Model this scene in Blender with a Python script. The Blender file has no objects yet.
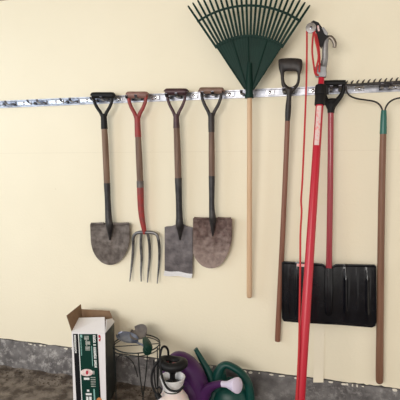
import bpy, bmesh, math, random
from mathutils import Vector, Matrix, noise
random.seed(7)
C = bpy.context.scene.collection
PI = math.pi

# ---------------------------------------------------------------- camera
CAM = Vector((0.0, -2.6, 1.5)); YAW = math.radians(15.31); PITCH = math.radians(4.65); FPX = 430.0
Fv = Vector((-math.sin(YAW)*math.cos(PITCH), math.cos(YAW)*math.cos(PITCH), -math.sin(PITCH)))
Rv = Vector((math.cos(YAW), math.sin(YAW), 0)); Uv = Rv.cross(Fv)
cd = bpy.data.cameras.new('camera'); cam = bpy.data.objects.new('camera', cd); C.objects.link(cam)
cd.sensor_width = 36; cd.lens = FPX/400*36; cd.clip_start = 0.05
M3 = Matrix((Rv, Uv, -Fv)).transposed(); cam.matrix_world = Matrix.Translation(CAM) @ M3.to_4x4()
bpy.context.scene.camera = cam

def ray(px, py): return Fv + Rv*((px-200)/FPX) + Uv*((200-py)/FPX)
def W(px, py, off=0.0):                      # point at distance off in front of the wall plane y=0
    r = ray(px, py); return CAM + r*((-off-CAM.y)/r.y)
def onplane(px, py, P, N):
    r = ray(px, py); return CAM + r*((P-CAM).dot(N)/r.dot(N))
def proj(P):
    d = P-CAM; z = d.dot(Fv); return (200+FPX*d.dot(Rv)/z, 200-FPX*d.dot(Uv)/z)
def mpp(px, py, off): return (W(px+1, py, off)-W(px, py, off)).length*0.985   # metres per pixel, across

# ---------------------------------------------------------------- materials
def mat(name, col, rough=.5, metal=0., col2=None, scale=8., lo=.4, hi=.6, bump=0., bscale=40., detail=6., stretch=None, coat=0., spec=.5, trans=0., sss=0.):
    m = bpy.data.materials.new(name); m.use_nodes = True; nt = m.node_tree; N = nt.nodes; L = nt.links
    b = N['Principled BSDF']; b.inputs['Base Color'].default_value = (*col, 1)
    b.inputs['Roughness'].default_value = rough; b.inputs['Metallic'].default_value = metal
    b.inputs['Coat Weight'].default_value = coat; b.inputs['Specular IOR Level'].default_value = spec
    b.inputs['Subsurface Weight'].default_value = sss
    tc = N.new('ShaderNodeTexCoord'); mp = N.new('ShaderNodeMapping'); L.new(tc.outputs['Object'], mp.inputs[0])
    if stretch: mp.inputs['Scale'].default_value = stretch
    if col2:
        n = N.new('ShaderNodeTexNoise'); n.inputs['Scale'].default_value = scale; n.inputs['Detail'].default_value = detail
        L.new(mp.outputs[0], n.inputs['Vector'])
        r = N.new('ShaderNodeValToRGB'); L.new(n.outputs[0], r.inputs[0])
        r.color_ramp.elements[0].position = lo; r.color_ramp.elements[1].position = hi
        r.color_ramp.elements[0].color = (*col, 1); r.color_ramp.elements[1].color = (*col2, 1)
        L.new(r.outputs[0], b.inputs['Base Color'])
    if bump:
        n2 = N.new('ShaderNodeTexNoise'); n2.inputs['Scale'].default_value = bscale; n2.inputs['Detail'].default_value = 5
        L.new(mp.outputs[0], n2.inputs['Vector'])
        bp = N.new('ShaderNodeBump'); bp.inputs['Strength'].default_value = bump; bp.inputs['Distance'].default_value = .01
        L.new(n2.outputs[0], bp.inputs['Height']); L.new(bp.outputs[0], b.inputs['Normal'])
    return m

def wall_mat():
    m = mat('cream_paint', (.82, .752, .588), .75, bump=.12, bscale=70, col2=(.85, .782, .618), scale=1.3, lo=.35, hi=.65)
    nt = m.node_tree; N = nt.nodes; L = nt.links; b = N['Principled BSDF']
    base = b.inputs['Base Color'].links[0].from_socket
    tc = N.new('ShaderNodeTexCoord'); sx = N.new('ShaderNodeSeparateXYZ'); L.new(tc.outputs['Object'], sx.inputs[0])
    # small scuffs and specks
    n = N.new('ShaderNodeTexNoise'); n.inputs['Scale'].default_value = 26; n.inputs['Detail'].default_value = 2
    L.new(tc.outputs['Object'], n.inputs['Vector'])
    r = N.new('ShaderNodeValToRGB'); L.new(n.outputs[0], r.inputs[0])
    r.color_ramp.elements[0].position = .765; r.color_ramp.elements[1].position = .80
    # the horizontal board seam at z = SEAM
    s = N.new('ShaderNodeMath'); s.operation = 'SUBTRACT'; L.new(sx.outputs['Z'], s.inputs[0]); s.inputs[1].default_value = SEAM
    a = N.new('ShaderNodeMath'); a.operation = 'ABSOLUTE'; L.new(s.outputs[0], a.inputs[0])
    lt = N.new('ShaderNodeMath'); lt.operation = 'LESS_THAN'; L.new(a.outputs[0], lt.inputs[0]); lt.inputs[1].default_value = .0025
    k = N.new('ShaderNodeMath'); k.operation = 'MULTIPLY'; L.new(lt.outputs[0], k.inputs[0]); k.inputs[1].default_value = .09
    r2 = N.new('ShaderNodeMath'); r2.operation = 'MULTIPLY'; L.new(r.outputs[0], r2.inputs[0]); r2.inputs[1].default_value = .5
    mx = N.new('ShaderNodeMath'); mx.operation = 'MAXIMUM'; L.new(k.outputs[0], mx.inputs[0]); L.new(r2.outputs[0], mx.inputs[1])
    mix = N.new('ShaderNodeMix'); mix.data_type = 'RGBA'; L.new(mx.outputs[0], mix.inputs['Factor'])
    L.new(base, mix.inputs['A']); mix.inputs['B'].default_value = (.42, .34, .22, 1)
    L.new(mix.outputs['Result'], b.inputs['Base Color'])
    return m
SEAM = W(165, 152).z

def concrete_mat():
    m = mat('old_concrete', (.085, .078, .08), .95, bump=1., bscale=38, col2=(.21, .20, .20), scale=9, lo=.33, hi=.68, detail=10)
    nt = m.node_tree; N = nt.nodes; L = nt.links; b = N['Principled BSDF']
    base = b.inputs['Base Color'].links[0].from_socket
    tc = N.new('ShaderNodeTexCoord')
    n = N.new('ShaderNodeTexNoise'); n.inputs['Scale'].default_value = 22; n.inputs['Detail'].default_value = 10; n.inputs['Roughness'].default_value = .75
    L.new(tc.outputs['Object'], n.inputs['Vector'])
    r = N.new('ShaderNodeValToRGB'); L.new(n.outputs[0], r.inputs[0])
    r.color_ramp.elements[0].position = .50; r.color_ramp.elements[1].position = .68
    n3 = N.new('ShaderNodeTexNoise'); n3.inputs['Scale'].default_value = 1.6; n3.inputs['Detail'].default_value = 1
    L.new(tc.outputs['Object'], n3.inputs['Vector'])
    r3 = N.new('ShaderNodeValToRGB'); L.new(n3.outputs[0], r3.inputs[0]); r3.color_ramp.elements[0].position = .34; r3.color_ramp.elements[1].position = .56
    mu = N.new('ShaderNodeMath'); mu.operation = 'MULTIPLY'; L.new(r.outputs[0], mu.inputs[0]); L.new(r3.outputs[0], mu.inputs[1])
    mix = N.new('ShaderNodeMix'); mix.data_type = 'RGBA'; L.new(mu.outputs[0], mix.inputs['Factor'])
    L.new(base, mix.inputs['A']); mix.inputs['B'].default_value = (.52, .50, .49, 1)
    L.new(mix.outputs['Result'], b.inputs['Base Color'])
    return m

M = dict(
 wall=wall_mat(), concrete=concrete_mat(),
 plaster=mat('bare_plaster', (.74, .70, .62), .9, bump=.3),
 tape=mat('joint_tape', (.84, .77, .62), .8, bump=.1),
 ceiling=mat('ceiling_paint', (.45, .38, .28), .9, bump=.2),
 soil=mat('dusty_floor', (.07, .052, .04), .95, bump=1., bscale=60, col2=(.21, .175, .145), scale=13, lo=.38, hi=.58, detail=10),
 dirt=mat('dark_soil', (.045, .032, .024), 1., bump=1., bscale=80, col2=(.10, .075, .055), scale=25),
 galv=mat('galvanised_steel', (.30, .31, .35), .42, 1., col2=(.48, .48, .52), scale=25, bump=.15, bscale=18),
 chrome=mat('bright_zinc', (.60, .60, .63), .22, 1., col2=(.45, .45, .49), scale=40),
 hookm=mat('hook_steel', (.07, .07, .085), .3, 1., col2=(.26, .26, .30), scale=30),
 blackp=mat('black_plastic', (.008, .008, .009), .5, bump=.05, spec=.22),
 glossb=mat('glossy_black_plastic', (.004, .004, .006), .2, bump=.04, bscale=30, spec=.32, col2=(.008, .008, .011), scale=14),
 iron=mat('blackened_iron', (.012, .010, .011), .5, .2, col2=(.032, .025, .023), scale=18, bump=.2),
 darkmet=mat('dark_steel', (.022, .021, .024), .42, .5, col2=(.05, .046, .046), scale=20, bump=.2),
 maroonp=mat('dark_maroon_iron', (.045, .016, .022), .45, .2, col2=(.07, .03, .035), scale=22),
 redpaint=mat('worn_red_paint', (.30, .022, .02), .5, col2=(.22, .03, .028), scale=30, bump=.1),
 gripwood=mat('worn_grip_wood', (.20, .095, .08), .55, col2=(.27, .15, .125), scale=20),
 gripbrown=mat('old_brown_wood', (.15, .085, .06), .55, col2=(.22, .13, .10), scale=20),
 ash=mat('weathered_wood', (.14, .08, .05), .65, col2=(.23, .145, .10), scale=9, lo=.35, hi=.65, stretch=(6, 6, .5), bump=.2),
 ash2=mat('dark_aged_wood', (.115, .065, .045), .6, col2=(.20, .12, .085), scale=9, lo=.35, hi=.65, stretch=(6, 6, .5), bump=.2),
 pale=mat('pale_wood', (.56, .37, .22), .55, col2=(.66, .46, .30), scale=9, lo=.3, hi=.7, stretch=(6, 6, .4)),
 redwood=mat('varnished_wood', (.16, .072, .042), .5, col2=(.23, .115, .07), scale=8, lo=.3, hi=.7, stretch=(6, 6, .4)),
 redwood2=mat('red_brown_wood', (.17, .066, .04), .5, col2=(.24, .105, .066), scale=8, lo=.3, hi=.7, stretch=(6, 6, .4)),
 rust=mat('brown_soiled_steel', (.075, .058, .05), .55, .3, col2=(.20, .17, .155), scale=22, lo=.35, hi=.65, bump=.35),
 rust2=mat('rust_pitted_steel', (.07, .038, .032), .75, .1, col2=(.16, .10, .09), scale=40, lo=.36, hi=.75, bump=.5, detail=8),
 greysteel=mat('grey_spade_steel', (.075, .065, .07), .5, .4, col2=(.17, .15, .155), scale=16, lo=.35, hi=.65, bump=.25),
 tine=mat('fork_steel', (.09, .088, .092), .38, .7, col2=(.2, .195, .2), scale=18),
 bright=mat('scoured_steel', (.85, .85, .88), .32, .5, bump=.1),
 green=mat('dark_green_plastic', (.002, .020, .014), .5, col2=(.003, .025, .018), scale=12, spec=.18),
 teal=mat('green_painted_steel', (.006, .115, .09), .35),
 poler=mat('red_fibreglass', (.48, .012, .032), .32, spec=.4),
 poler2=mat('dark_red_tube', (.33, .012, .028), .3, coat=.3),
 rope=mat('red_rope', (.55, .035, .04), .8, bump=.6, bscale=400),
 label=mat('pale_sticker', (.72, .55, .53), .6, col2=(.8, .3, .3), scale=60, lo=.55, hi=.65),
 cast=mat('grey_cast_metal', (.20, .20, .21), .42, .7, col2=(.30, .295, .30), scale=15),
 tan=mat('bronze_hook', (.22, .19, .16), .4, .7),
 boxwhite=mat('white_cardboard', (.80, .78, .80), .6, bump=.05),
 boxbrown=mat('brown_cardboard', (.19, .11, .06), .85, bump=.15, col2=(.23, .14, .08), scale=10),
 prgreen=mat('print_dark_green', (.002, .033, .024), .5, spec=.2),
 prblack=mat('print_black', (.006, .006, .008), .5, spec=.2),
 prwhite=mat('print_white', (.80, .82, .82), .4),
 prpale=mat('print_pale_teal', (.25, .48, .45), .4),
 prgrey=mat('print_grey_photo', (.20, .23, .21), .4, col2=(.42, .43, .40), scale=60, lo=.4, hi=.6),
 prpink=mat('print_pink_photo', (.72, .50, .50), .4, col2=(.8, .72, .70), scale=40),
 prred=mat('print_red', (.45, .03, .06), .4),
 prorange=mat('print_orange', (.62, .25, .09), .4),
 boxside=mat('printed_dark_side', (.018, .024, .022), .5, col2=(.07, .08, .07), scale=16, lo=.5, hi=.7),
 wire=mat('black_wire', (.012, .016, .015), .4, .3),
 bluegrey=mat('blue_grey_metal', (.11, .13, .18), .3, .4, col2=(.17, .19, .25), scale=14),
 greymet=mat('dull_grey_metal', (.10, .085, .08), .5, .2, col2=(.15, .13, .12), scale=20),
 handleg=mat('green_handle_plastic', (.002, .028, .018), .5, spec=.2),
 purple=mat('purple_plastic', (.055, .013, .080), .42, spec=.3, col2=(.065, .015, .095), scale=6),
 lilac=mat('pale_lilac_plastic', (.70, .64, .82), .4),
 tank=mat('milky_plastic', (.78, .66, .64), .4, sss=.2, col2=(.8, .71, .68), scale=5),
 whitep=mat('white_plastic', (.82, .82, .83), .35),
 dred=mat('dark_red_plastic', (.14, .012, .03), .4),
 cang=mat('bottle_green_plastic', (.003, .050, .042), .4, spec=.35, col2=(.004, .06, .05), scale=5),
)

def dust(m, z0, z1, col, amt):                  # dried mud clinging to the lower end of a blade
    nt = m.node_tree; N = nt.nodes; L = nt.links; b = N['Principled BSDF']; base = b.inputs['Base Color'].links[0].from_socket
    tc = N.new('ShaderNodeTexCoord'); sx = N.new('ShaderNodeSeparateXYZ'); L.new(tc.outputs['Object'], sx.inputs[0])
    mr = N.new('ShaderNodeMapRange'); L.new(sx.outputs['Z'], mr.inputs['Value']); mr.inputs['From Min'].default_value = z1; mr.inputs['From Max'].default_value = z0
    n = N.new('ShaderNodeTexNoise'); n.inputs['Scale'].default_value = 28; n.inputs['Detail'].default_value = 8; L.new(tc.outputs['Object'], n.inputs['Vector'])
    a = N.new('ShaderNodeMath'); a.operation = 'MULTIPLY_ADD'; L.new(n.outputs[0], a.inputs[0]); a.inputs[1].default_value = 2.2; a.inputs[2].default_value = -1.1
    c = N.new('ShaderNodeMath'); c.operation = 'ADD'; c.use_clamp = True; L.new(a.outputs[0], c.inputs[0]); L.new(mr.outputs[0], c.inputs[1])
    d = N.new('ShaderNodeMath'); d.operation = 'MULTIPLY'; L.new(c.outputs[0], d.inputs[0]); d.inputs[1].default_value = amt
    mix = N.new('ShaderNodeMix'); mix.data_type = 'RGBA'; L.new(d.outputs[0], mix.inputs['Factor']); L.new(base, mix.inputs['A']); mix.inputs['B'].default_value = (*col, 1)
    L.new(mix.outputs['Result'], b.inputs['Base Color'])
dust(M['rust2'], .02, .26, (.36, .28, .25), .8)
# ---------------------------------------------------------------- mesh builders
class MB:
    def __init__(s): s.v = []; s.f = []; s.mi = []
    def add(s, vs, fs, mi=0):
        o = len(s.v); s.v += [Vector(p) for p in vs]; s.f += [tuple(i+o for i in f) for f in fs]; s.mi += [mi]*len(fs)
    def tube(s, pts, rads, n=12, flat=1.0, mi=0, closed=False, up=None, cap=True):
        pts = [Vector(p) for p in pts]; K = len(pts)
        if not hasattr(rads, '__len__'): rads = [rads]*K
        fr = []; prev = None
        for i in range(K):
            if closed: t = pts[(i+1) % K]-pts[i-1]
            else: t = pts[min(i+1, K-1)]-pts[max(i-1, 0)]
            t.normalize()
            if prev is None:
                a = up or (Vector((0, -1, 0)) if abs(t.y) < .8 else Vector((1, 0, 0)))
            else: a = prev
            a = (a - t*a.dot(t)).normalized(); prev = a
            fr.append((a, t.cross(a)))
        vs = []
        for i in range(K):
            a, b = fr[i]
            for k in range(n):
                w = 2*PI*k/n; vs.append(pts[i]+a*math.cos(w)*rads[i]*flat+b*math.sin(w)*rads[i])
        fs = []
        for i in range(K if closed else K-1):
            j = (i+1) % K
            for k in range(n):
                l = (k+1) % n; fs.append((i*n+k, i*n+l, j*n+l, j*n+k))
        if not closed and cap: fs += [tuple(range(n))[::-1], tuple((K-1)*n+k for k in range(n))]
        s.add(vs, fs, mi); return s
    def box(s, lo, hi, mi=0):
        x0, y0, z0 = lo; x1, y1, z1 = hi
        s.add([(x0,y0,z0),(x1,y0,z0),(x1,y1,z0),(x0,y1,z0),(x0,y0,z1),(x1,y0,z1),(x1,y1,z1),(x0,y1,z1)],
              [(3,2,1,0),(4,5,6,7),(0,1,5,4),(1,2,6,5),(2,3,7,6),(3,0,4,7)], mi); return s
    def prism(s, poly, d, mi=0):               # closed polygon pushed along vector d
        n = len(poly); d = Vector(d); vs = [Vector(p) for p in poly]+[Vector(p)+d for p in poly]
        s.add(vs, [tuple(range(n)), tuple(range(n, 2*n))[::-1]]+[(i, i+n, (i+1) % n+n, (i+1) % n) for i in range(n)], mi); return s
    def lathe(s, c, axis, prof, n=24, mi=0, sx=1., sy=1., ref=None):   # prof: (distance along axis, radius)
        axis = Vector(axis).normalized(); a = ref or (Vector((1, 0, 0)) if abs(axis.x) < .8 else Vector((0, 0, 1)))
        a = (a-axis*a.dot(axis)).normalized(); b = axis.cross(a); vs = []
        for d, r in prof:
            for k in range(n):
                w = 2*PI*k/n; vs.append(Vector(c)+axis*d+a*math.cos(w)*r*sx+b*math.sin(w)*r*sy)
        fs = [(i*n+k, i*n+(k+1) % n, (i+1)*n+(k+1) % n, (i+1)*n+k) for i in range(len(prof)-1) for k in range(n)]
        fs += [tuple(range(n))[::-1], tuple((len(prof)-1)*n+k for k in range(n))]
        s.add(vs, fs, mi); return s
    def sheet(s, fn, nu, nv, thick, mi=0):     # fn(u,v)->point; thick: vector to the back side
        th = Vector(thick); a = nu+1; Q = (nu+1)*(nv+1)
        P = [Vector(fn(i/nu, j/nv)) for j in range(nv+1) for i in range(nu+1)]
        vs = P+[p+th for p in P]; fs = []
        for j in range(nv):
            for i in range(nu):
                q = j*a+i; fs.append((q, q+a, q+a+1, q+1)); fs.append((q+Q, q+1+Q, q+a+1+Q, q+a+Q))
        for i in range(nu):
            fs.append((i, i+1, i+1+Q, i+Q)); q = nv*a+i; fs.append((q+1, q, q+Q, q+1+Q))
        for j in range(nv):
            q = j*a; fs.append((q+a, q, q+Q, q+a+Q)); q = j*a+nu; fs.append((q, q+a, q+a+Q, q+Q))
        s.add(vs, fs, mi); return s
    def build(s, name, mats, parent=None, smooth=True, bevel=0., base=None):
        o0 = Vector(parent['_w']) if parent is not None else (Vector(base) if base is not None else Vector((0, 0, 0)))
        me = bpy.data.meshes.new(name); me.from_pydata([tuple(p-o0) for p in s.v], [], s.f)
        for m in (mats if isinstance(mats, (list, tuple)) else [mats]): me.materials.append(M[m])
        for p, k in zip(me.polygons, s.mi): p.material_index = k
        bm = bmesh.new(); bm.from_mesh(me); bmesh.ops.recalc_face_normals(bm, faces=bm.faces)
        if bevel:
            es = [e for e in bm.edges if len(e.link_faces) == 2 and e.calc_face_angle() > .6]
            bmesh.ops.bevel(bm, geom=es, offset=bevel, segments=2, affect='EDGES', profile=.6)
        bm.to_mesh(me); bm.free()
        if smooth:
            me.polygons.foreach_set('use_smooth', [True]*len(me.polygons))
            me.set_sharp_from_angle(angle=math.radians(38))
        o = bpy.data.objects.new(name, me); C.objects.link(o)
        if parent is not None: o.parent = parent; o['_w'] = tuple(o0)
        elif base is not None: o.location = o0
        return o

def crv(pts, n=6):                             # Catmull-Rom through tuples of any length
    P = [tuple(p) for p in pts]; out = []; K = len(P)
    for i in range(K-1):
        p0 = P[max(i-1, 0)]; p1 = P[i]; p2 = P[i+1]; p3 = P[min(i+2, K-1)]
        for k in range(n):
            t = k/n
            out.append(tuple(.5*(2*b+(-a+c)*t+(2*a-5*b+4*c-d)*t*t+(-a+3*b-3*c+d)*t**3) for a, b, c, d in zip(p0, p1, p2, p3)))
    out.append(P[-1]); return out
def ptube(mb, pts, n=12, smooth=6, flat=1., mi=0, up=None):     # pts: (px, py, off, width in px)
    q = crv(pts, smooth) if smooth else pts
    return mb.tube([W(a, b, c) for a, b, c, w in q], [max(w, .2)*.5*mpp(a, b, c) for a, b, c, w in q], n, flat, mi, up=up)
def lin(tab, x):
    if x <= tab[0][0]: return tab[0][1]
    for (a, b), (c, d) in zip(tab, tab[1:]):
        if x <= c: return b+(d-b)*(x-a)/(c-a)
    return tab[-1][1]
def thing(name, label, cat, loc, group=None):
    o = bpy.data.objects.new(name, None); C.objects.link(o); o.location = loc; o.empty_display_size = .05
    o['_w'] = tuple(loc); o['label'] = label; o['category'] = cat
    if group: o['group'] = group
    return o
def struct(name, mb, m, **k):
    o = mb.build(name, m, **k); o['kind'] = 'structure'; return o

# ---------------------------------------------------------------- the room
def rough(x, s, amp, seed=0.): return amp*(noise.noise(Vector((x*s, seed, 0)))+.5*noise.noise(Vector((x*s*2.7, seed+3, 0))))
ZC = .217
X0, X1 = -3.6, 3.2
# painted wall board, its lower edge ragged
mb = MB(); n = 420; xs = [X0+(X1-X0)*i/n for i in range(n+1)]
wl = lambda x: ZC+rough(x, 9, .005, 1.)+(0 if x < .2 else rough(x, 25, .010, 5.))
poly = [Vector((x, 0, wl(x))) for x in xs]
for i in range(n):
    a, b = poly[i], poly[i+1]; A, B = Vector((a.x, 0, 2.63)), Vector((b.x, 0, 2.63)); t = Vector((0, .05, 0))
    mb.add([a, b, B, A, a+t, b+t], [(0, 1, 2, 3), (0, 4, 5, 1)])
struct('wall_back', mb, 'wall', smooth=False)
# concrete footing wall
mb = MB(); fy = lambda x, z: -.012+.006*noise.noise(Vector((x*7, z*7, 0)))+.003*noise.noise(Vector((x*25, z*25, 4)))
nz = 16
top = lambda x: ZC-.006+rough(x, 12, .005, 9.)
def cf(u, v):
    x = X0+(X1-X0)*u; z = -.06+(top(x)+.06)*v; return (x, fy(x, z)+(.008*max(0, v-.94)/.06), z)
mb.sheet(cf, 420, nz, (0, .07, 0))
for i in range(190):                            # flakes of plaster left on the ledge
    x = random.uniform(X0+.6, X1-.6)
    if x < .35 and random.random() < .35: continue
    w = random.uniform(.006, .030)*(1.2 if x > .5 else .7); h = random.uniform(.004, .011)*(1.8 if x > .5 else 1)
    z = top(x)-h*.3; y = fy(x, z)-.001
    pl = [Vector((x+w*math.cos(t)*random.uniform(.6, 1.), y, z+h*math.sin(t)*random.uniform(.6, 1.))) for t in [k*PI/4 for k in range(8)]]
    mb.prism(pl, (0, -.003, 0), 1)
struct('baseboard_back', mb, ['concrete', 'plaster'])
# floor
mb = MB()
def ff(u, v):
    x = X0+(X1-X0)*u; y = -7+7*(v**.35); q = Vector((x, y, 0))
    h = .006*noise.noise(q*6)+.003*noise.noise(q*22)+.018*max(0, 1+y/.12)*(1+.8*noise.noise(q*9)) if y > -1.2 else 0
    return (x, y, h)
mb.sheet(ff, 220, 120, (0, 0, -.05)); struct('floor', mb, 'soil')
# ceiling
mb = MB(); mb.box((X0, -7, 2.63), (X1, .05, 2.67)); struct('ceiling', mb, 'ceiling', smooth=False)
# loose strip of jointing tape coming off the wall
mb = MB()
def tf(u, v):
    px = 313.2+10.2*u+6*(1-v)*.6; py = 205+177.5*v
    p = W(px, py, .002+.001*math.sin(v*9)+(.012*max(0, v-.93)/.07)); return p
mb.sheet(tf, 6, 40, (0, .0015, 0)); o = struct('trim_1', mb, 'tape')
# soil spilled along the foot of the wall
mb = MB()
for i in range(1500):
    x = random.uniform(-2.4, 1.2); y = -.03-abs(random.gauss(0, .07)); r = random.uniform(.002, .007)*(1.6 if random.random() < .08 else 1)
    z = .012*max(0, 1+y/.12)+.006*noise.noise(Vector((x, y, 0))*6)
    z = ff((x-X0)/(X1-X0), max(0, (y+7)/7)**(1/.35))[2]
    vs = [Vector((x, y, z+r*.3))+Vector(d)*r*random.uniform(.6, 1.2) for d in ((1,0,0),(-.4,.9,0),(-.4,-.9,0),(0,0,.8),(0,.2,-.8))]
    mb.add(vs, [(0,1,3),(1,2,3),(2,0,3),(1,0,4),(2,1,4),(0,2,4)])
o = mb.build('loose_soil', 'dirt', smooth=False); o['kind'] = 'stuff'; o['label'] = 'dark crumbs of soil scattered on the dusty floor at the foot of the wall'; o['category'] = 'soil'

# ---------------------------------------------------------------- the metal tool rail
RZ = 1.925; rh = .024
rail = thing('tool_rail', 'long galvanised metal rail with hooks screwed across the cream wall', 'tool rail', (0, 0, RZ))
mb = MB()
prof = [(0, -rh), (-.010, -rh), (-.010, -rh+.006), (-.004, -rh+.008), (-.004, rh-.008), (-.010, rh-.006), (-.010, rh), (0, rh)]
mb.prism([Vector((X0+.1, y-.001, RZ+z)) for y, z in prof], (X1-X0-.2, 0, 0)); mb.build('channel', 'galv', rail, smooth=False)
def wx(px, py=98, off=.0): return W(px, py, off).x
hooks = [(px, w) for px, w in ((10, 13), (41, 13), (73, 13), (103, 14), (137, 13), (176, 14), (211, 14), (247, 9), (289, 12), (335, 12), (384, 12))]
for px, w in hooks:
    x = wx(px); hw = w*.5*mpp(px, 97, .03)
    mb = MB()
    for s in (-1, 1):                          # two bent flat prongs
        mb.sheet(lambda u, v, s=s: (x+s*hw*.72+(u-.5)*.017, *[(-.012, RZ+.006), (-.030, RZ-.008), (-.060, RZ-.012), (-.088, RZ-.006), (-.098, RZ+.010)][round(v*4)]), 1, 4, (0, 0, -.003))
    mb.box((x-hw, -.014, RZ-.014), (x+hw, -.0105, RZ+.013)); mb.build('hook', 'hookm', rail, smooth=False, bevel=.0008)
for px in (25, 57, 88, 119, 156, 194, 230, 270, 313, 359, 395):
    x = wx(px); mb = MB()
    mb.box((x-.052 if px < 90 else x-.026, -.0125, RZ-.013), (x+.052 if px < 90 else x+.026, -.0055, RZ+.012)); mb.build('splice_plate', 'chrome', rail, smooth=False, bevel=.002)
    mb = MB(); mb.lathe((x, -.0125, RZ), (0, -1, 0), [(0, .010), (.003, .0095), (.0055, .006), (.006, .001)], 14)
    mb.build('screw', 'chrome', rail)

# ---------------------------------------------------------------- D-handled tools
def dgrip(root, L, R, yt, yb, sx, sy, gm, am, off, gname='grip', aw=3.0):
    cy = (yt+yb)/2; w = yb-yt
    mb = MB(); ptube(mb, [(L+.2, cy, off, w*.7), (L+1.4, cy-.1, off, w*1.02), ((L+R)/2, cy-.25, off, w*1.0), (R-1.4, cy-.1, off, w*1.02), (R-.2, cy, off, w*.7)], 14, 4)
    mb.build('grip', gm, root)
    mb = MB()
    for a, s in ((L+1.7, 1), (R-1.7, -1)):
        D_ = sx-a; V_ = sy-cy; ptube(mb, [(a+D_*f, cy+V_*g, off, aw*h) for f, g, h in ((0, 0, .9), (.04, .25, .95), (.30, .53, 1), (.66, .78, 1.05), (.88, 1.0, 1.15), (.95, 1.18, 1.1))], 12, 5, .9)
    mb.build('yoke', am, root)
def seg(root, name, m, pts, n=14, smooth=3, **k):
    mb = MB(); ptube(mb, pts, n, smooth, **k); return mb.build(name, m, root)
def blade(root, name, m, xl, xr, top, bot, off, slant=0., nu=40, nv=30, th=.0022, cosine=True):
    mb = MB()
    def fn(u, v):
        x = xl+(xr-xl)*((.5-.5*math.cos(PI*u)) if cosine else u)
        a, b = lin(top, x), lin(bot, x); y = a+(b-a)*v
        return W(x+slant*v, y, off(u if not cosine else .5-.5*math.cos(PI*u), v))
    mb.sheet(fn, nu, nv, (0, th, 0)); return mb.build(name, m, root)
def arc(pts): return crv(pts, 5)

TO = .072
# 1 black-gripped shovel
t = thing('digging_shovel', 'shovel with a black D grip and brown round-nosed blade, leftmost tool on the rail', 'shovel', W(109, 264, .04))
dgrip(t, 92, 114, 92.7, 98.3, 103.8, 117, 'blackp', 'blackp', TO)
seg(t, 'socket', 'blackp', [(103.6, 114, TO, 5.5), (104, 121, TO, 5.8), (104.4, 129, TO-.002, 6.2)])
seg(t, 'shaft', 'ash', [(104.3, 128, TO-.002, 5.4), (105.6, 150, .066, 5.9), (107, 184, .06, 5.7)])
seg(t, 'blade_socket', 'darkmet', [(107, 183, .06, 6.1), (107.8, 200, .056, 5.6), (108.6, 218, .054, 6.4), (109.4, 225, .053, 7.0), (109.8, 232, .046, 4.2), (109.9, 240, .034, 1.5)])
b = blade(t, 'blade', 'rust', 90, 129.5, [(90, 224.5), (92, 223.6), (102, 224.2), (107, 222), (109.5, 221), (112, 222), (117, 223.8), (127, 222.6), (129.5, 223.6)],
      arc([(90, 233), (90.6, 243), (93, 252), (97.5, 259), (103, 263.4), (109.5, 265), (116, 263.4), (122, 258.5), (126.4, 251), (129, 242), (129.5, 232)]),
      lambda u, v: .046-.022*math.cos((u-.5)*PI)*(1-.3*v)+.017*math.exp(-((u-.5)/.06)**2)*(1-v)**.7-.012*v, slant=.4)
for a, c in ((91, 104), (113.5, 128.8)):
    mb = MB(); ptube(mb, [(a, 223.8, .047, 2.2), ((a+c)/2, 223.8, .04, 2.4), (c, 223.4, .038, 2.2)], 8, 2); mb.build('footrest', 'rust', t)

# 2 red fork
t = thing('garden_fork', 'four-tined garden fork with red metal yoke and strap hanging from the rail', 'garden fork', W(145, 283, .03))
dgrip(t, 127, 147.5, 92, 98.2, 137.3, 118, 'gripwood', 'redpaint', TO, aw=3.6)
seg(t, 'socket', 'redpaint', [(137.3, 116, TO, 5.6), (137.6, 125, TO, 5.8), (138.1, 137, TO-.002, 6.2)])
seg(t, 'shaft', 'ash2', [(138.1, 135, TO-.002, 5.6), (139.2, 160, .066, 6.2), (140.2, 184, .06, 6.0)])
seg(t, 'ferrule', 'greymet', [(140.1, 181, .06, 6.8), (140.3, 187.5, .06, 6.8)], smooth=0)
seg(t, 'strap', 'redpaint', [(140.3, 187, .06, 6.6), (140.8, 205, .056, 6.2), (142, 218, .054, 5.6), (144, 229, .052, 4.6), (144.6, 234, .05, 3.6)])
mb = MB(); ptube(mb, [(133.2, 242, .046, 2.6), (133.6, 236.5, .046, 3.0), (137.5, 232.8, .048, 3.2), (145, 232.4, .05, 3.8), (152.5, 232.6, .048, 3.2), (157, 235, .046, 3.0), (158.6, 241, .046, 2.6)], 10, 5)
mb.build('head_bar', 'tine', t)
for pts in ([(133.2, 240), (133, 252), (131.6, 266), (129.8, 281.5)], [(141.4, 233), (140.9, 244), (141.6, 258), (141, 270), (141.2, 281.5)],
            [(147.6, 233), (149.4, 243), (149.6, 258), (148.4, 271), (147.4, 282.5)], [(158.5, 239.5), (159.4, 250), (158.8, 266), (157.2, 283.5)]):
    K = len(pts); seg(t, 'tine', 'tine', [(x, y, .05-.028*math.sin(PI*min(1, i/(K-1)*.9)), 3.0-1.9*(i/(K-1))**2) for i, (x, y) in enumerate(pts)], n=8, smooth=5)

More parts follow.
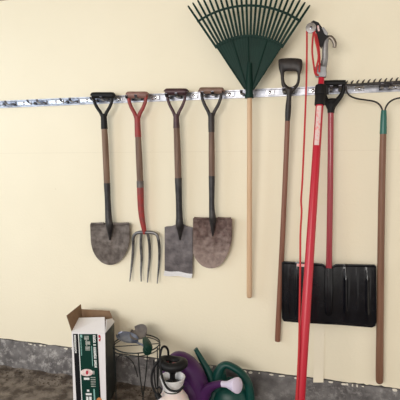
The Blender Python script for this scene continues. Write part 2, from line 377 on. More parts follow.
# 3 square spade
t = thing('garden_spade', 'flat spade with dark maroon grip and bright scoured edge, between fork and rusty shovel', 'spade', W(178, 277, .03))
dgrip(t, 165.5, 187, 88.8, 95.4, 176.2, 117, 'maroonp', 'maroonp', TO)
seg(t, 'socket', 'maroonp', [(176.2, 114, TO, 5.4), (176.3, 121, TO, 5.8), (176.6, 128, TO-.002, 6.6)])
seg(t, 'shaft', 'ash2', [(176.6, 127, TO-.002, 6.0), (177.6, 155, .066, 6.5), (178.3, 181, .06, 6.4)])
seg(t, 'blade_socket', 'darkmet', [(178.3, 178, .06, 7), (178.9, 200, .056, 6.2), (179.4, 217, .054, 6.6), (179.6, 225, .050, 7.6), (179.8, 232, .040, 4.4), (180, 240, .030, 1.5)])
so = lambda u, v: .034-.006*math.cos((u-.5)*PI)-.006*v+.010*math.exp(-((u-.54)/.07)**2)*max(0, 1-v*2)
blade(t, 'blade', 'greysteel', 164.6, 192.6, [(164.6, 227.2), (166, 226.4), (172, 226), (175.5, 224.6), (177.5, 222.8), (182, 222.8), (184, 224.6), (187, 226.2), (192.6, 227.4)],
      [(164.6, 271), (170, 271.8), (178, 272.4), (192.6, 274)], so, nu=24, cosine=False)
mb = MB()
mb.sheet(lambda u, v: W(164.6+28*u-.8*(.2+v), lin([(0, 271), (.5, 272.2), (1, 274)], u)-.3+(4.9-.8*u)*v+.4*math.sin(u*9), so(u, 1)+.001), 20, 4, (0, .002, 0))
o = mb.build('cutting_edge', 'bright', t); o['label'] = 'bright scoured steel edge'

# 4 rusty shovel
t = thing('digging_shovel', 'rust-pitted round-nosed shovel with brown wooden grip and iron yoke, beside the leaf rake', 'shovel', W(212, 268, .05))
dgrip(t, 200, 223, 87.6, 93.8, 211.3, 117, 'gripbrown', 'iron', TO, aw=3.3)
seg(t, 'socket', 'iron', [(211.3, 113, TO, 6.2), (211.4, 123, TO, 6.4), (211.5, 132, TO-.002, 6.2)])
seg(t, 'shaft', 'ash2', [(211.5, 131, TO-.002, 5.7), (211.7, 155, .07, 6.1), (211.8, 177, .068, 6)])
seg(t, 'blade_socket', 'darkmet', [(211.8, 176, .068, 6.3), (211.8, 195, .068, 5.6), (211.8, 207, .07, 5.6), (212.3, 215, .07, 6.4), (212.7, 220, .064, 7.0), (212.8, 228, .056, 4.2), (212.8, 236, .045, 1.5)])
blade(t, 'blade', 'rust2', 193, 232, [(193, 218.4), (195, 217.6), (205, 218.6), (209.5, 217.2), (212.5, 216.4), (216, 217.4), (221, 219.4), (230, 218), (232, 219)],
      arc([(193, 240), (192.9, 252), (195.8, 259), (200.5, 264.6), (206, 267.6), (211.5, 268.4), (217.5, 266.8), (223, 262), (228, 253), (231, 243), (232, 232)]),
      lambda u, v: .062-.022*math.cos((u-.5)*PI)*(1-.3*v)+.017*math.exp(-((u-.5)/.06)**2)*(1-v)**.7-.012*v)
for a, c in ((194, 207.5), (217.5, 231)):
    mb = MB(); ptube(mb, [(a, 218, .063, 2.2), ((a+c)/2, 218.6, .056, 2.4), (c, 218.4, .054, 2.2)], 8, 2); mb.build('footrest', 'rust2', t)

# ---------------------------------------------------------------- leaf rake
LO = .112
t = thing('leaf_rake', 'green plastic fan leaf rake hanging head up on a pale wooden handle', 'rake', W(249.5, 297, .05))
seg(t, 'shaft', 'pale', [(249.6, 80, LO-.004, 5), (249.6, 150, .10, 5.2), (249.4, 230, .075, 5.3), (249.3, 290, .052, 5.4), (249.3, 297, .05, 4.8)])
HC = (249.3, 96.)
def pol(r, a, off): return W(HC[0]+r*math.sin(a), HC[1]-r*math.cos(a), off)
A0, A1 = -.597, .588
NT = 24
mb = MB()
def fp(u, v):
    a = A0+(A1-A0)*u; r = 4+(60.5-4)*v; return pol(r, a, LO+.004+.0005*math.cos(2*PI*u*(NT-1))*v)
mb.sheet(fp, (NT-1)*4, 14, (0, .003, 0)); mb.build('fan_plate', 'green', t)
for a in (A0+.01, A0+.30, -.02, A1-.28, A1-.01):
    mb = MB(); mb.tube([pol(8, a, LO+.006), pol(35, a, LO+.007), pol(59, a, LO+.006)], [.0035, .004, .003], 8); mb.build('rib', 'green', t)
mb = MB(); ptube(mb, [(249.2, 98, LO, 7.6), (249.3, 90, LO+.002, 7.6), (249.4, 75, LO+.004, 6.2), (249.6, 63, LO+.006, 4.6)], 14, 4); mb.build('socket', 'green', t)
seg(t, 'collar', 'green', [(249.2, 98.2, LO, 8.8), (249.2, 94.5, LO, 8.8)], smooth=0)
for i in range(NT):
    a = A0+(A1-A0)*i/(NT-1); mb = MB()
    P = [pol(58, a, LO+.004), pol(75, a, LO+.004), pol(92, a, LO+.006), pol(103, a, LO+.002), pol(107.5, a, LO-.012), pol(109, a, LO-.035)]
    mb.tube(P, [.0078, .0076, .0072, .0066, .006, .004], 6, .55); mb.build('tine', 'green', t)
mb = MB(); Q = [pol(90.5, A0-.015+(A1-A0+.03)*k/40, LO+.011) for k in range(41)]; mb.tube(Q, .0068, 8, .5); mb.build('cross_band', 'green', t)
mb = MB(); Q = [pol(60.5, A0+(A1-A0)*k/40, LO+.004) for k in range(41)]; mb.tube(Q, .0055, 8, .8); mb.build('plate_rim', 'green', t)

# ---------------------------------------------------------------- bare handle with a metal D grip
t = thing('wooden_pole', 'long red-brown wooden pole with a dark metal D grip at its top and no head', 'pole', W(277, 341, .03))
mb = MB(); off = .085
outer = arc([(278.3, 60.2), (281, 58.6), (290, 58), (299.5, 58.6), (302.3, 60.8), (302.2, 68), (300.4, 74), (300, 80), (298.4, 86), (294.2, 91), (290.5, 95), (288, 95), (285, 91), (281.8, 86), (280.9, 80), (280.3, 74), (278.7, 68), (278.3, 60.2)])[:-1]
inner = arc([(284.3, 73), (285.5, 71.4), (290.5, 71.2), (296.3, 71.6), (297.3, 73.5), (297.4, 79), (295.6, 84.5), (290.6, 87), (286, 84.3), (284.2, 79), (284.3, 73)])[:-1]
cen = (290.4, 78)
K = 90
def hit(poly, a):
    best = None; dx, dy = math.cos(a), math.sin(a); n_ = len(poly)
    for i in range(n_):
        x1, y1 = poly[i][0]-cen[0], poly[i][1]-cen[1]; x2, y2 = poly[(i+1) % n_][0]-cen[0], poly[(i+1) % n_][1]-cen[1]
        den = dx*(y2-y1)-dy*(x2-x1)
        if abs(den) < 1e-9: continue
        r = (x1*(y2-y1)-y1*(x2-x1))/den; s = (x1*dy-y1*dx)/den
        if r > 0 and -1e-6 <= s <= 1.000001: best = r if best is None else max(best, r)
    return best
vs = []; fs = []
NR = 8
for k in range(K):
    a = 2*PI*k/K; ri, ro = hit(inner, a), hit(outer, a)
    for j in range(NR+1):
        q = j/NR; r = ri+(ro-ri)*q; vs.append(W(cen[0]+r*math.cos(a), cen[1]+r*math.sin(a), off+.012*math.sin(PI*q)**.6))
    for j in range(NR+1):
        q = 1-j/NR; r = ri+(ro-ri)*q; vs.append(W(cen[0]+r*math.cos(a), cen[1]+r*math.sin(a), off-.010*math.sin(PI*q)**.6))
RR = 2*(NR+1)
for k in range(K):
    for j in range(RR): fs.append((k*RR+j, k*RR+(j+1) % RR, ((k+1) % K)*RR+(j+1) % RR, ((k+1) % K)*RR+j))
mb.add(vs, fs); mb.build('grip', 'iron', t)
seg(t, 'socket', 'iron', [(289.4, 90, off, 7.5), (289, 97, off, 5), (288.4, 106, off-.002, 6), (287.8, 116, off-.004, 5.8), (287.4, 123.5, off-.006, 4.4)])
seg(t, 'shaft', 'redwood2', [(287.5, 121, off-.006, 5.2), (285.6, 170, .07, 5.3), (282.4, 240, .052, 5.4), (278.2, 325, .032, 5.6), (277.6, 341, .028, 5.4)])

# ---------------------------------------------------------------- snow shovel
SO = .072
t = thing('snow_shovel', 'wide glossy black snow shovel on a dark red shaft behind the red pole', 'snow shovel', W(329, 326, .05))
mb = MB(); ptube(mb, [(323.4, 83.6, SO, 6.6), (334, 83.4, SO, 7.2), (345.6, 83.2, SO, 6.8)], 12, 2); mb.build('grip', 'blackp', t)
mb = MB(); ptube(mb, [(344, 84, SO, 4.2), (343.6, 89, SO, 4.4), (341.4, 95, SO, 4.8), (337, 100.6, SO, 6), (333, 104.5, SO, 8), (331.2, 108, SO, 8)], 12, 5)
ptube(mb, [(325, 84, SO, 4.2), (324.4, 89, SO, 4.4), (324.2, 94, SO, 4.8), (326, 100.6, SO, 6), (329, 104.5, SO, 7.6), (331, 108, SO, 8)], 12, 5)
ptube(mb, [(326.6, 101.6, SO, 5), (331, 101.2, SO, 6.6), (336, 100.6, SO, 5)], 10, 3); mb.build('yoke', 'blackp', t)
seg(t, 'socket', 'blackp', [(331.2, 103, SO, 7.5), (331, 110, SO, 7.6), (330.9, 113, SO, 7)])
seg(t, 'shaft', 'poler2', [(330.9, 111, SO, 6.2), (330.2, 190, .074, 6.3), (328.9, 272, .08, 6.4)])
xl, xr = 281.8, 376.4
stop = [(281.8, 262.5), (284, 261.2), (322, 263.6), (326, 266), (328.7, 272), (331.6, 266.2), (336, 264), (374.4, 264.6), (376.4, 266.6)]
sbot = [(281.8, 318), (283.6, 321.4), (300, 322.8), (340, 325), (372, 327.6), (375.4, 326), (376.4, 322)]
def soff(u, v):
    x = 281.8+94.6*u; d = .060+.03*math.sin(PI*(u))*(.4+.6*v)-.016*math.cos(2*PI*(v-.5))*0
    for c, w, h in ((297, 1.6, .016), (309, 1.3, .010), (346, 2.2, .018), (367.5, 2.0, .017), (357, 1.0, .006), (289, 1., .006)):
        d += h*math.exp(-((x-c)/w)**2)*min(1, 4*v)*min(1, 4*(1-v))
    e = min(u*94.6, (1-u)*94.6, v*58, (1-v)*58)
    d += .007 if e < 1.6 else 0
    return d+.02*v*(1-v)
blade(t, 'blade', 'glossb', xl, xr, stop, sbot, soff, nu=110, nv=46, th=.003, cosine=False)
seg(t, 'blade_socket', 'glossb', [(328.9, 268, .083, 8.6), (328.8, 285, .094, 9), (328.6, 300, .1, 8.6), (328.5, 312, .102, 7), (328.5, 315, .095, 3)], flat=.7)
mb = MB(); mb.prism([W(x, y, .075) for x, y in ((296.8, 263.6), (305, 264.1), (304.9, 266.8), (296.7, 266.4))], (0, .004, 0)); o = mb.build('sticker', 'label', t, smooth=False); o['label'] = 'small pale sticker'

# ---------------------------------------------------------------- bow rake
BO = .088
t = thing('bow_rake', 'steel bow rake with upturned teeth, green ferrule and brown handle, rightmost on the rail', 'rake', W(379.5, 381, .03))
seg(t, 'shaft', 'redwood', [(383.2, 132, BO-.002, 6.6), (381.6, 200, .07, 7.2), (380.3, 300, .048, 7.4), (379.5, 372, .034, 8.0), (379.5, 381.5, .03, 7.0)])
seg(t, 'ferrule', 'teal', [(383.8, 110.5, BO, 5.6), (383.6, 118, BO, 6.6), (383.2, 134, BO-.002, 7.4)])
mb = MB()
ptube(mb, [(382.9, 114, BO, 1.9), (382, 109, BO, 1.9), (379, 104.2, BO, 1.9), (374, 101.4, BO, 1.8), (366, 100, BO, 1.8), (357, 98.6, BO, 1.8), (350, 95.8, BO, 1.8), (346.6, 91, BO, 1.8), (346, 85.6, BO, 1.8)], 8, 5)
ptube(mb, [(384.6, 114, BO, 1.9), (385.6, 108, BO, 1.9), (389, 102.6, BO, 1.9), (394.5, 99.2, BO, 1.8), (403, 97.2, BO, 1.8), (412, 95.2, BO, 1.8), (419.5, 91.4, BO, 1.8), (423.4, 86, BO, 1.8), (424, 80, BO, 1.8)], 8, 5)
mb.build('bow', 'iron', t)
mb = MB(); rb = lambda x: 85.4-(x-345)*.062
mb.tube([W(345, rb(345), BO), W(385, rb(385), BO), W(425, rb(425), BO)], .0075, 8, .6); mb.build('head_bar', 'iron', t)
for k in range(15):
    x = 346+k*5.6; y = rb(x)
    seg(t, 'tooth', 'iron', [(x-.3, y+1.2, BO, 2.2), (x-.2, y-1.4, BO-.008, 2.2), (x+.6, y-3.2, BO-.026, 1.9), (x+1.9, y-4.6, BO-.045, .9)], n=6, smooth=3)

# ---------------------------------------------------------------- pole pruner leaning on the wall
A = W(321.6, 75, .15); B = W(300.2, 398, .50); d = (B-A); k0 = A.z/(A.z-B.z); G = A+d*k0
def pp(s): return A+d*s
def sv(py):                                     # parameter along the pole at image row py
    lo, hi = -.3, 1.4
    for _ in range(50):
        m_ = (lo+hi)/2
        if proj(pp(m_))[1] < py: lo = m_
        else: hi = m_
    return lo
t = thing('pole_pruner', 'long bright red pole pruner with grey hook head, leaning in front of the snow shovel', 'pole pruner', G)
mb = MB(); mb.tube([pp(sv(66)), pp(sv(100))], [.0155, .0160], 16); mb.build('upper_pole', 'poler', t)
mb = MB(); mb.tube([pp(sv(96)), pp(sv(140)), pp(.5), pp(.8), pp(k0-.012)], [.0205, .0210, .0225, .024, .0245], 18); mb.build('lower_pole', 'poler', t)
mb = MB(); mb.tube([pp(k0-.03), pp(k0)], [.0275, .0275], 16); mb.build('foot_cap', 'blackp', t)
mb = MB()
for y0, y1, r in ((85.5, 95.5, .030), (95, 105.5, .027)): mb.tube([pp(sv(y0)), pp(sv(y0+.6)), pp(sv(y1-.6)), pp(sv(y1))], [r*.9, r, r, r*.9], 16)
c = pp(sv(90)); mb.box(c+Vector((.0, -.012, -.025)), c+Vector((.042, .012, .022)))
mb.build('clamp', 'blackp', t, bevel=.002)
mb = MB(); q = pp(sv(107)); e = pp(sv(146)); dr = (e-q).normalized(); cr = dr.cross(Vector((0, -1, 0))).normalized(); nn = cr.cross(dr).normalized()
if nn.y > 0: nn = -nn
def lf(u, v): 
    a = (u-.42)*1.15; p = q+(e-q)*v; return p+cr*math.sin(a)*.0222+nn*math.cos(a)*.0222
mb.sheet(lf, 8, 10, -nn*.001); o = mb.build('sticker', 'label', t); o['label'] = 'pale worn label strip'
PO = .155
# head: grey body, hook, black blade arm, pulley
mb = MB(); ptube(mb, [(320.4, 76.2, PO, 11), (320.8, 69, PO, 10.6), (323.2, 66, PO, 7.6), (325, 58, PO, 6.6), (325.2, 50, PO, 6.2), (325.6, 43, PO, 5.6), (327.2, 38.6, PO, 4.4)], 12, 5, .7)
mb.build('head_casting', 'cast', t)
mb = MB(); ptube(mb, [(325.4, 43, PO, 4), (327, 38.6, PO, 4.6), (330.4, 37.4, PO, 4.6), (333.4, 40.2, PO, 4.4), (334.8, 44, PO, 4.2), (334.3, 47.6, PO, 3.4)], 12, 6, .7)
mb.build('hook', 'tan', t)
def flatpart(name, m, pts, off, th, bev=.001):
    mb = MB(); mb.prism([W(x, y, off) for x, y in pts], (0, th, 0)); return mb.build(name, m, t, smooth=False, bevel=bev)
flatpart('lever_arm', 'blackp', [(311, 21.8), (313.5, 20.3), (318.4, 22.2), (321.4, 26.4), (325.6, 31.5), (328.8, 36.6), (324.6, 40), (323, 44.5), (321.3, 48.5), (318.6, 44), (316.8, 38.5), (316, 32), (313, 26)], PO+.016, .012)
flatpart('rope_guide', 'cast', [(314.6, 67.2), (316.4, 65.6), (326.4, 66), (326.6, 75.4), (325.4, 77), (315.6, 76.6)], PO+.020, .030, .003)
flatpart('link_plate', 'cast', [(321.8, 27.8), (323.6, 26.8), (328.2, 33.2), (327.2, 35.4), (324.8, 34)], PO+.024, .006)
flatpart('return_spring', 'label', [(317, 25.6), (318.8, 25.4), (319.8, 30.8), (318, 31.4)], PO+.022, .004)
mb = MB(); c = W(310.9, 27.6, PO+.03); mb.lathe(c, (0, 1, 0), [(0, .004), (.001, .0265), (.004, .0275), (.006, .022), (.009, .022), (.011, .0275), (.014, .0265), (.015, .004)], 28)
pu = mb.build('pulley', 'chrome', t)
mb = MB(); mb.lathe(c+Vector((0, -.004, 0)), (0, 1, 0), [(0, .004), (.001, .007), (.010, .007), (.012, .006)], 14); mb.build('axle_bolt', 'hookm', pu)
t['_w'] = tuple(G)
t2 = t
mb = MB()
rad = .0048
def rp(pts):
    q = crv(pts, 8); mb.tube([W(a, b, o) for a, b, o in q], rad, 8)
rp([(306.8, 27, PO+.023), (306.9, 45, PO+.023), (306.4, 80, .20), (304.6, 130, .24), (302.4, 180, .29), (301.1, 200, .31), (301.6, 212, .325), (300.4, 235, .34), (300.2, 270, .37), (299.6, 310, .42), (299, 345, .47), (297.6, 380, .51), (297, 402, .53)])
rp([(311.4, 23.6, PO+.023), (313.6, 30, PO+.02), (312.6, 40, .19), (312.2, 52, .19), (313.6, 64, .185), (315, 73, .178), (317, 75.5, .176)])
rp([(314.4, 30, PO+.02), (315.6, 40, .20), (317.8, 50, .205), (318.4, 58, .205), (316.8, 66, .2), (316, 73, .19), (318.5, 75.5, .18)])
rp([(316, 34, PO+.023), (318.6, 46, .195), (319.6, 58, .195), (319.2, 72, .19)])
mb.build('pull_rope', 'rope', t2)

# ---------------------------------------------------------------- cardboard box
FL = W(71.6, 332, .335); FR = W(105, 333.4, .30)
FL.z = FR.z = (FL.z+FR.z)/2; H = FL.z
ax = (FR-FL).normalized(); dv = Vector((-ax.y, ax.x, 0)); DB = .19
BL, BR = FL+dv*DB, FR+dv*DB
t = thing('cardboard_box', 'tall white carton printed green and black, flaps open, standing against the wall', 'box', Vector(((FL.x+BR.x)/2, (FL.y+BR.y)/2, .012)))
Z = Vector((0, 0, 1)); z0 = .012
def down(p): return Vector((p.x, p.y, z0))
th = .004
mb = MB()
inn = lambda p, q, e: [p, q, q+e, p+e]
mb.prism([FL, FR, down(FR), down(FL)], dv*th, 0)
mb.prism([BL, BR, down(BR), down(BL)], -dv*th, 2)
mb.prism([FL+dv*th, BL-dv*th, down(BL-dv*th), down(FL+dv*th)], ax*th, 0)
mb.prism([down(FL)+dv*th+ax*th, down(FR)+dv*th-ax*th, down(BR)-dv*th-ax*th, down(BL)-dv*th+ax*th], Z*th, 2)
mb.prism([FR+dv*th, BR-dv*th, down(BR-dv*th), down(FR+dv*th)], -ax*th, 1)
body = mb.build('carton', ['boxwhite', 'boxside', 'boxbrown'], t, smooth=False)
def flap(m, P, nrm, name='flap'):
    mb = MB(); n_ = Vector(nrm).normalized()*.003; a = [Vector(p) for p in P]
    mb.add([*a, *[p+n_ for p in a]], [(0, 1, 2, 3), (7, 6, 5, 4), (0, 4, 5, 1), (1, 5, 6, 2), (2, 6, 7, 3), (3, 7, 4, 0)], 0)
    for k in ((7, 6, 5, 4),): mb.mi[1] = 1
    return mb.build(name, m, t, smooth=False)
e = .0015*Z
flap(['boxwhite', 'boxbrown'], [FL+e, FR+e, W(104.6, 317, .185), W(76.2, 317.8, .2)], -Z)
flap(['boxbrown', 'boxbrown'], [FL+e+dv*.006, BL+e, W(81, 304.2, .13), W(66.8, 315.6, .335)], -ax)
flap(['boxbrown', 'boxbrown'], [BL+e, BR+e, W(111.2, 313.2, .11), W(108.5, 310.6, .11), ][:4] if False else [BL+e, BR+e, W(109.4, 310.8, .10), W(81.4, 309.2, .11)], dv)
flap(['boxwhite', 'boxwhite'], [FR+e+dv*.006, BR+e, W(112.2, 318.4, .14), W(106, 319.5, .27)], ax)
# printed artwork on the front
Nf = -dv
def fpt(px, py, lift=.0006): return onplane(px, py, FL+Nf*lift, Nf)
mb = MB()
def pr(poly, mi, lift): mb.prism([fpt(x, y, lift) for x, y in poly], dv*.0005, mi)
def sl(x, y): return x+(y-333)*.052            # the print leans with the upright edges
def rect(x0, y0, x1, y1, mi, lift): pr([(sl(x0, y0), y0), (sl(x1, y0), y0+.1), (sl(x1, y1), y1+.1), (sl(x0, y1), y1)], mi, lift)
YB = 425
rect(72.9, 333.8, 78.0, YB, 1, .001); rect(78.0, 334, 78.8, YB, 2, .0012); rect(78.8, 334, 97.2, YB, 0, .001); rect(96.0, 334, 97.3, YB, 1, .0013)
rect(80, 334.6, 82, 337.5, 3, .0018)
random.seed(3)
def word(x0, x1, y, h, mi, lift=.002):          # letter-like strokes, sideways lettering
    w = x1-x0; k = random.choice((0, 1, 2, 3))
    rect(x0, y, x1, y+h*.32, mi, lift)
    if k == 0: rect(x0, y, x0+w*.34, y+h, mi, lift+.0002); rect(x0, y+h*.62, x1, y+h*.9, mi, lift)
    elif k == 1: rect(x0+w*.35, y, x0+w*.68, y+h, mi, lift+.0002); rect(x0, y+h*.6, x1, y+h*.92, mi, lift)
    elif k == 2: rect(x1-w*.34, y, x1, y+h, mi, lift+.0002); rect(x0, y, x0+w*.3, y+h, mi, lift+.0002)
    else: rect(x0, y, x0+w*.3, y+h, mi, lift+.0002); rect(x0+w*.4, y+h*.55, x1, y+h*.85, mi, lift)
y = 335
for h in (2, 1.8, 1.8, 1.9, 1.7, 1.9, 1.8, 1.8, 1.8): word(73.8, 75.6, y, h*.9, 2); y += h+.2
y = 338.5
for k in range(12): word(79.9, 81, y, 1.1, 3); y += 1.45
y = 335.2
for g in (4, 1, 6, 4):
    for k in range(g): word(92.8, 95.2, y, 1.75, 2); y += 1.95
    y += 1.1
rect(90.6, 346, 91.2, 366, 3, .0018)
rect(84, 335.8, 88.4, 339.6, 4, .0018); rect(85, 341, 89.6, 344.8, 4, .0018); rect(84.6, 346.4, 89.2, 350.6, 4, .0018); rect(85.5, 339, 86.6, 347, 4, .0016)
def ell(cx, cy, a, b, mi, lift, n_=20): pr([(sl(cx, cy)+a*math.cos(2*PI*k/n_), cy+b*math.sin(2*PI*k/n_)) for k in range(n_)], mi, lift)
ell(84.6, 372.6, 6.4, 3.6, 5, .0018); ell(85, 372.6, 1.3, 2.1, 6, .0022); rect(90.5, 370.8, 92.4, 374.4, 4, .0018)
rect(81.5, 377.6, 87, 379.8, 2, .0018)
for k in range(5): rect(88.2, 377+k*2.2, 93, 378+k*2.2, 4, .0016)
rect(84, 389.6, 86.2, 391.6, 2, .002); rect(82.6, 393.2, 88.4, 395.2, 2, .002); rect(82.8, 396.6, 85, 403, 2, .002); rect(85.8, 396.6, 88.2, 403, 2, .002); rect(82.8, 404, 88.2, 412, 2, .002)
rect(90.4, 389, 91.8, 412, 3, .0018)
ell(95.6, 401.2, 2.8, 3.8, 7, .0024)
rect(98.2, 335, 99.8, 337.8, 6, .0018); rect(98.4, 339, 99.9, 341.2, 6, .0018); rect(99.9, 335.6, 100.4, 340, 6, .0018)
mb.build('printed_front', ['prgreen', 'prblack', 'prwhite', 'prpale', 'prgrey', 'prpink', 'prred', 'prorange'], t, smooth=False)

# ---------------------------------------------------------------- wire plant stand
RC = W(136.8, 343.4, .19); RR_ = .143
t = thing('wire_plant_stand', 'round black wire plant stand beside the carton, two trowels on top', 'plant stand', Vector((RC.x, RC.y, 0)))
def rg(a, r=RR_, z=None): return Vector((RC.x+r*math.cos(a), RC.y+r*math.sin(a), RC.z if z is None else z))
mb = MB(); mb.tube([rg(2*PI*k/48) for k in range(48)], .0042, 8, closed=True); mb.build('top_ring', 'wire', t)
mb = MB(); mb.tube([rg(2*PI*k/48, RR_+.003, RC.z-.018) for k in range(48)], .0030, 8, closed=True); mb.build('lower_ring', 'wire', t)
mb = MB(); mb.tube([Vector((RC.x-.12, RC.y-.075, RC.z-.004)), Vector((RC.x+.135, RC.y+.045, RC.z-.004))], .0028, 6); mb.build('crossbar', 'wire', t)
for a in (-.9, -2.75, .1):
    foot = rg(a, RR_*.93, .012); mb = MB()
    for s in (-.2, .2):
        P = [rg(a+s, RR_, RC.z), rg(a+s*.8, RR_*.98, RC.z*.75), rg(a+s*.3, RR_*.93, RC.z*.42), foot+Vector((0, 0, .09)), foot]
        q = crv([tuple(p) for p in P], 6); mb.tube(q, .0036, 8)
    mb.tube([foot+Vector((0, 0, .006)), foot-Vector((0, 0, .004))], .008, 10); mb.build('leg', 'wire', t)
for a in (-1.75,):
    mb = MB(); q = crv([tuple(rg(a-.62, RR_*.97, RC.z*.62)), tuple(rg(a-.42, RR_, RC.z*.86)), tuple(rg(a, RR_, RC.z*.95)), tuple(rg(a+.42, RR_, RC.z*.86)), tuple(rg(a+.62, RR_*.97, RC.z*.62))], 6)
    mb.tube(q, .003, 8); mb.build('arch', 'wire', t)

def trowel(label, root_px, P, blade_mat, wpx, tilt, gr):
    # P: tip, heel, neck end, handle end as world points
    tip, heel, neck, end = P
    t = thing('hand_trowel', label, 'trowel', heel, gr)
    ax_ = (heel-tip); L = ax_.length; ax_.normalize(); sd = ax_.cross(Vector((0, -tilt, 1))).normalized(); up = sd.cross(ax_).normalized()
    if up.z < 0: up = -up
    mb = MB()
    def fn(u, v):
        prof = max(.2, math.sqrt(max(0, 1-(2*v-1)**2)))
        w = wpx*prof; s = (u-.5)*2; return tip+ax_*L*v+sd*s*w+up*(.35*wpx*s*s)
    mb.sheet(fn, 14, 20, -up*.0015); mb.build('blade', blade_mat, t)
    mb = MB(); q = crv([tuple(heel-ax_*.012), tuple((heel+neck)/2+up*.006), tuple(neck)], 6); mb.tube(q, [.006+.001*k/12 for k in range(len(q))], 10); mb.build('neck', blade_mat, t)
    h = (end-neck); hl = h.length; mb = MB()
    mb.lathe(neck-h.normalized()*.006, h, [(0, .011), (.004, .016), (hl*.3, .022), (hl*.6, .025), (hl*.9, .024), (hl, .018), (hl+.003, .004)], 16); mb.build('handle', 'handleg', t)
zt = RC.z+.006
def atz(px, py, z): r = ray(px, py); return CAM+r*((z-CAM.z)/r.z)
trowel('blue-grey hand trowel with green handle lying at the left on the wire stand', 0,
       (atz(117.6, 335, zt+.024), atz(138, 343, zt+.02), atz(146, 347.6, zt+.018), atz(148, 352.5, zt+.020)), 'bluegrey', .044, .35, 'trowels on the plant stand')
trowel('dull grey-brown hand trowel with green handle propped at the back of the wire stand', 0,
       (atz(134.6, 330, zt+.052), atz(145.5, 338, zt+.045), atz(145.2, 339.2, zt+.055), atz(149.2, 349.5, zt+.050)), 'greymet', .058, .9, 'trowels on the plant stand')

# ---------------------------------------------------------------- purple watering can
pc = W(183, 395, .28); pb = Vector((pc.x, pc.y, 0))
t = thing('watering_can', 'purple watering can with a pale lilac rose, behind the pump sprayer', 'watering can', pb)
def ppx(px, py, off): return W(px, py, off)
zt = W(180, 372, .28).z
mb = MB(); zs = [.008, .02, .10, .20, zt*.78, zt*.92, zt*.99]; rs = [.10, .112, .118, .116, .105, .085, .055]
mb.lathe((pb.x+.030, pb.y, 0), (0, 0, 1), list(zip(zs, rs)), 36, sx=.95, sy=.80); mb.build('body', 'purple', t)
mb = MB()                                      # big arched hood and handle
q = crv([(171, 395, .28, 15), (170, 380, .28, 15), (171, 367, .28, 14), (177, 359.6, .28, 15), (185.5, 363, .28, 17), (192.5, 371, .28, 18), (197.5, 382, .28, 19), (201.5, 397, .28, 19)], 6)
mb.tube([W(a, b, c) for a, b, c, w in q], [w*.5*mpp(a, b, c) for a, b, c, w in q], 16, 1.25); mb.build('handle', 'purple', t)
mb = MB(); q = crv([(196, 405, .30, 20), (203, 396, .31, 14), (208.5, 388.8, .33, 9.6), (215, 385, .35, 7.4), (222.5, 383.4, .37, 6.4)], 6)
mb.tube([W(a, b, c) for a, b, c, w in q], [w*.5*mpp(a, b, c) for a, b, c, w in q], 16); mb.build('spout', 'purple', t)
a_ = W(221, 383.8, .366); b_ = W(237, 383.2, .42); axr = (b_-a_).normalized()+Vector((0, 0, -.10)); axr.normalize(); Lr = (b_-a_).length
mb = MB(); mb.lathe(a_, axr, [(-.004, .016), (Lr*.3, .0165), (Lr*.42, .019), (Lr*.8, .035), (Lr*.95, .041), (Lr*1.0, .041), (Lr*1.05, .030), (Lr*1.08, .004)], 28); mb.build('rose', 'lilac', t)

# ---------------------------------------------------------------- green watering can
gb = W(230, 400, .17); gb = Vector((gb.x, gb.y, 0))
t = thing('watering_can', 'dark green watering can with its spout pointing up left, against the wall', 'watering can', gb)
mb = MB(); zt = W(228, 384, .17).z
mb.lathe((gb.x, gb.y, 0), (0, 0, 1), [(.008, .105), (.02, .118), (.10, .122), (zt*.7, .118), (zt*.9, .100), (zt*.99, .078), (zt*1.01, .03)], 36, sx=1.02, sy=.85); mb.build('body', 'cang', t)
mb = MB(); q = crv([(210, 402, .20, 14), (214.5, 390, .20, 12), (211, 378, .20, 8.6), (206.5, 368, .195, 6.8), (201, 358.5, .19, 5.4), (196.4, 350.4, .185, 4.4), (195.4, 348.8, .185, 4.6)], 6)
mb.tube([W(a, b, c) for a, b, c, w in q], [w*.5*mpp(a, b, c) for a, b, c, w in q], 14); mb.build('spout', 'cang', t)
mb = MB(); q = crv([(217.5, 388, .19, 14), (217.8, 377, .19, 12), (220.5, 368.6, .19, 9), (226, 364.8, .19, 7), (233, 367.2, .19, 7), (240.5, 372.4, .19, 7.4), (246.5, 380, .19, 8), (249.4, 389, .19, 8.4), (250.4, 402, .19, 9), (249, 415, .19, 9)], 6)
mb.tube([W(a, b, c) for a, b, c, w in q], [w*.5*mpp(a, b, c) for a, b, c, w in q], 14, 1.2); mb.build('handle', 'cang', t)
mb = MB(); q = crv([(213, 396, .16, 26), (217, 387, .16, 22), (219.5, 378, .17, 15), (221, 371, .18, 9)], 4)
mb.tube([W(a, b, c) for a, b, c, w in q], [w*.5*mpp(a, b, c) for a, b, c, w in q], 14, 1.2); mb.build('shoulder', 'cang', t)
mb = MB(); c = W(231, 380.5, .18); mb.lathe(c-Vector((0, 0, .03)), (0, 0, 1), [(0, .036), (.03, .038), (.034, .036), (.030, .032), (.012, .028)], 24); mb.build('filler_neck', 'cang', t)

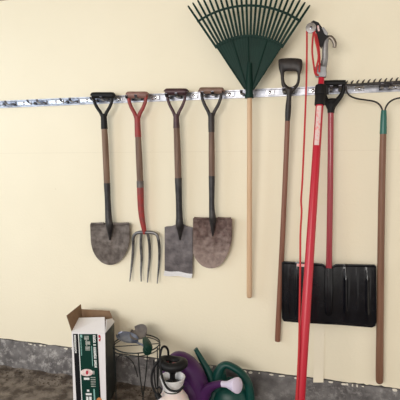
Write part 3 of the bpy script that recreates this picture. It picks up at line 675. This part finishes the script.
# ---------------------------------------------------------------- pump sprayer
sc = W(172.6, 390, .47); sb = Vector((sc.x, sc.y, 0))
t = thing('pump_sprayer', 'milky white pump sprayer with black handle and hose, in front of the purple can', 'pump sprayer', sb)
zc0 = W(172.6, 388.5, .47).z
mb = MB(); mb.lathe(sb, (0, 0, 1), [(.006, .085), (.02, .095), (.12, .1), (zc0-.10, .099), (zc0-.055, .086), (zc0-.028, .068), (zc0-.012, .054), (zc0-.004, .045)], 36); mb.build('tank', 'tank', t)
mb = MB(); mb.lathe(sb, (0, 0, 1), [(zc0-.010, .046), (zc0-.004, .050), (zc0+.002, .050), (zc0+.004, .044)], 28); mb.build('gasket', 'blackp', t)
zr = W(172.6, 377.5, .47).z
mb = MB(); mb.lathe(sb, (0, 0, 1), [(zc0, .040), (zc0+.002, .052), (zr, .067), (zr+.004, .069), (zr+.006, .066), (zr, .063), (zc0+.014, .048), (zc0+.013, .01)], 32); mb.build('funnel_collar', 'whitep', t)
mb = MB(); mb.lathe(sb, (0, 0, 1), [(zc0+.01, .042), (zc0+.034, .042), (zc0+.040, .028), (zc0+.055, .015), (zr+.02, .015), (zr+.035, .024), (zr+.05, .036), (zr+.06, .036)], 20); mb.build('pump_rod', 'blackp', t)
hz = W(172.8, 363.4, .47).z; hc = Vector((sb.x, sb.y, hz))
mb = MB(); q = [hc+Vector((.060*math.cos(a)*(1), .046*math.sin(a), .004*math.cos(2*a))) for a in [2*PI*k/40 for k in range(40)]]
mb.tube(q, [.023+.003*abs(math.cos(2*PI*k/40)) for k in range(40)], 14, closed=True); 
mb.tube([hc+Vector((-.06, 0, -.004)), hc+Vector((0, 0, -.014)), hc+Vector((.06, 0, -.004))], [.012, .018, .012], 12)
mb.tube([hc+Vector((0, 0, .0)), Vector((sb.x, sb.y, zr+.03))], [.018, .014], 14)
mb.build('pump_handle', 'blackp', t)
mb = MB(); mb.tube([hc+Vector((.005, -.012, .005)), hc+Vector((.052, -.012, .008))], [.007, .008], 10); mb.tube([hc+Vector((-.044, -.010, .005)), hc+Vector((-.018, -.012, .006))], [.006, .006], 10); mb.build('lock_button', 'dred', t)
mb = MB(); rad = .0065
rp([(168.5, 360, .42), (168, 350.5, .44), (165.2, 346.6, .46), (162, 348, .48), (160.3, 355, .50), (160.8, 364, .52), (161, 371, .54), (163.5, 381, .56), (167.5, 388, .56), (173, 391, .56), (179, 390.4, .56), (184, 386, .56)])
rp([(160.2, 358, .50), (156.6, 363, .51), (152.6, 371, .52), (151.6, 381, .53), (154, 390, .54), (157.6, 395.5, .55)])
rad = .0042
rp([(153.6, 360, .50), (154.4, 374, .52), (156, 388, .53), (159.2, 387, .55), (161.6, 390.4, .56), (159.8, 394, .55)])
mb.build('hose', 'blackp', t)
mb = MB(); mb.tube([W(156.5, 393.5, .55), W(159.4, 398.5, .56)], [.014, .017], 14); mb.build('nozzle', 'blackp', t)

for o in bpy.data.objects:
    if '_w' in o: del o['_w']

# ---------------------------------------------------------------- light: the open garage doorway to the left behind the camera
def area(name, loc, aim, sx, sy, power, col):
    l = bpy.data.lights.new(name, 'AREA'); l.shape = 'RECTANGLE'; l.size = sx; l.size_y = sy; l.energy = power; l.color = col
    o = bpy.data.objects.new(name, l); C.objects.link(o); o.location = loc
    o.rotation_euler = (Vector(aim)-Vector(loc)).to_track_quat('-Z', 'Y').to_euler(); return o
area('window_daylight', (-3.0, -1.9, 1.9), (-.9, 0, 1.6), 1.3, 1.1, 15, (.60, .80, 1.0))
area('doorway_daylight', (-1.2, -5.2, 2.0), (1.2, 0, 1.9), 3.0, 1.1, 135, (1.0, .97, .93))
w = bpy.data.worlds.new('world'); bpy.context.scene.world = w; w.use_nodes = True
w.node_tree.nodes['Background'].inputs[0].default_value = (1., .955, .88, 1); w.node_tree.nodes['Background'].inputs[1].default_value = 1.2
vs_ = bpy.context.scene.view_settings; vs_.view_transform = 'Standard'; vs_.look = 'None'; vs_.exposure = .02; vs_.gamma = 1.; vs_.use_curve_mapping = False
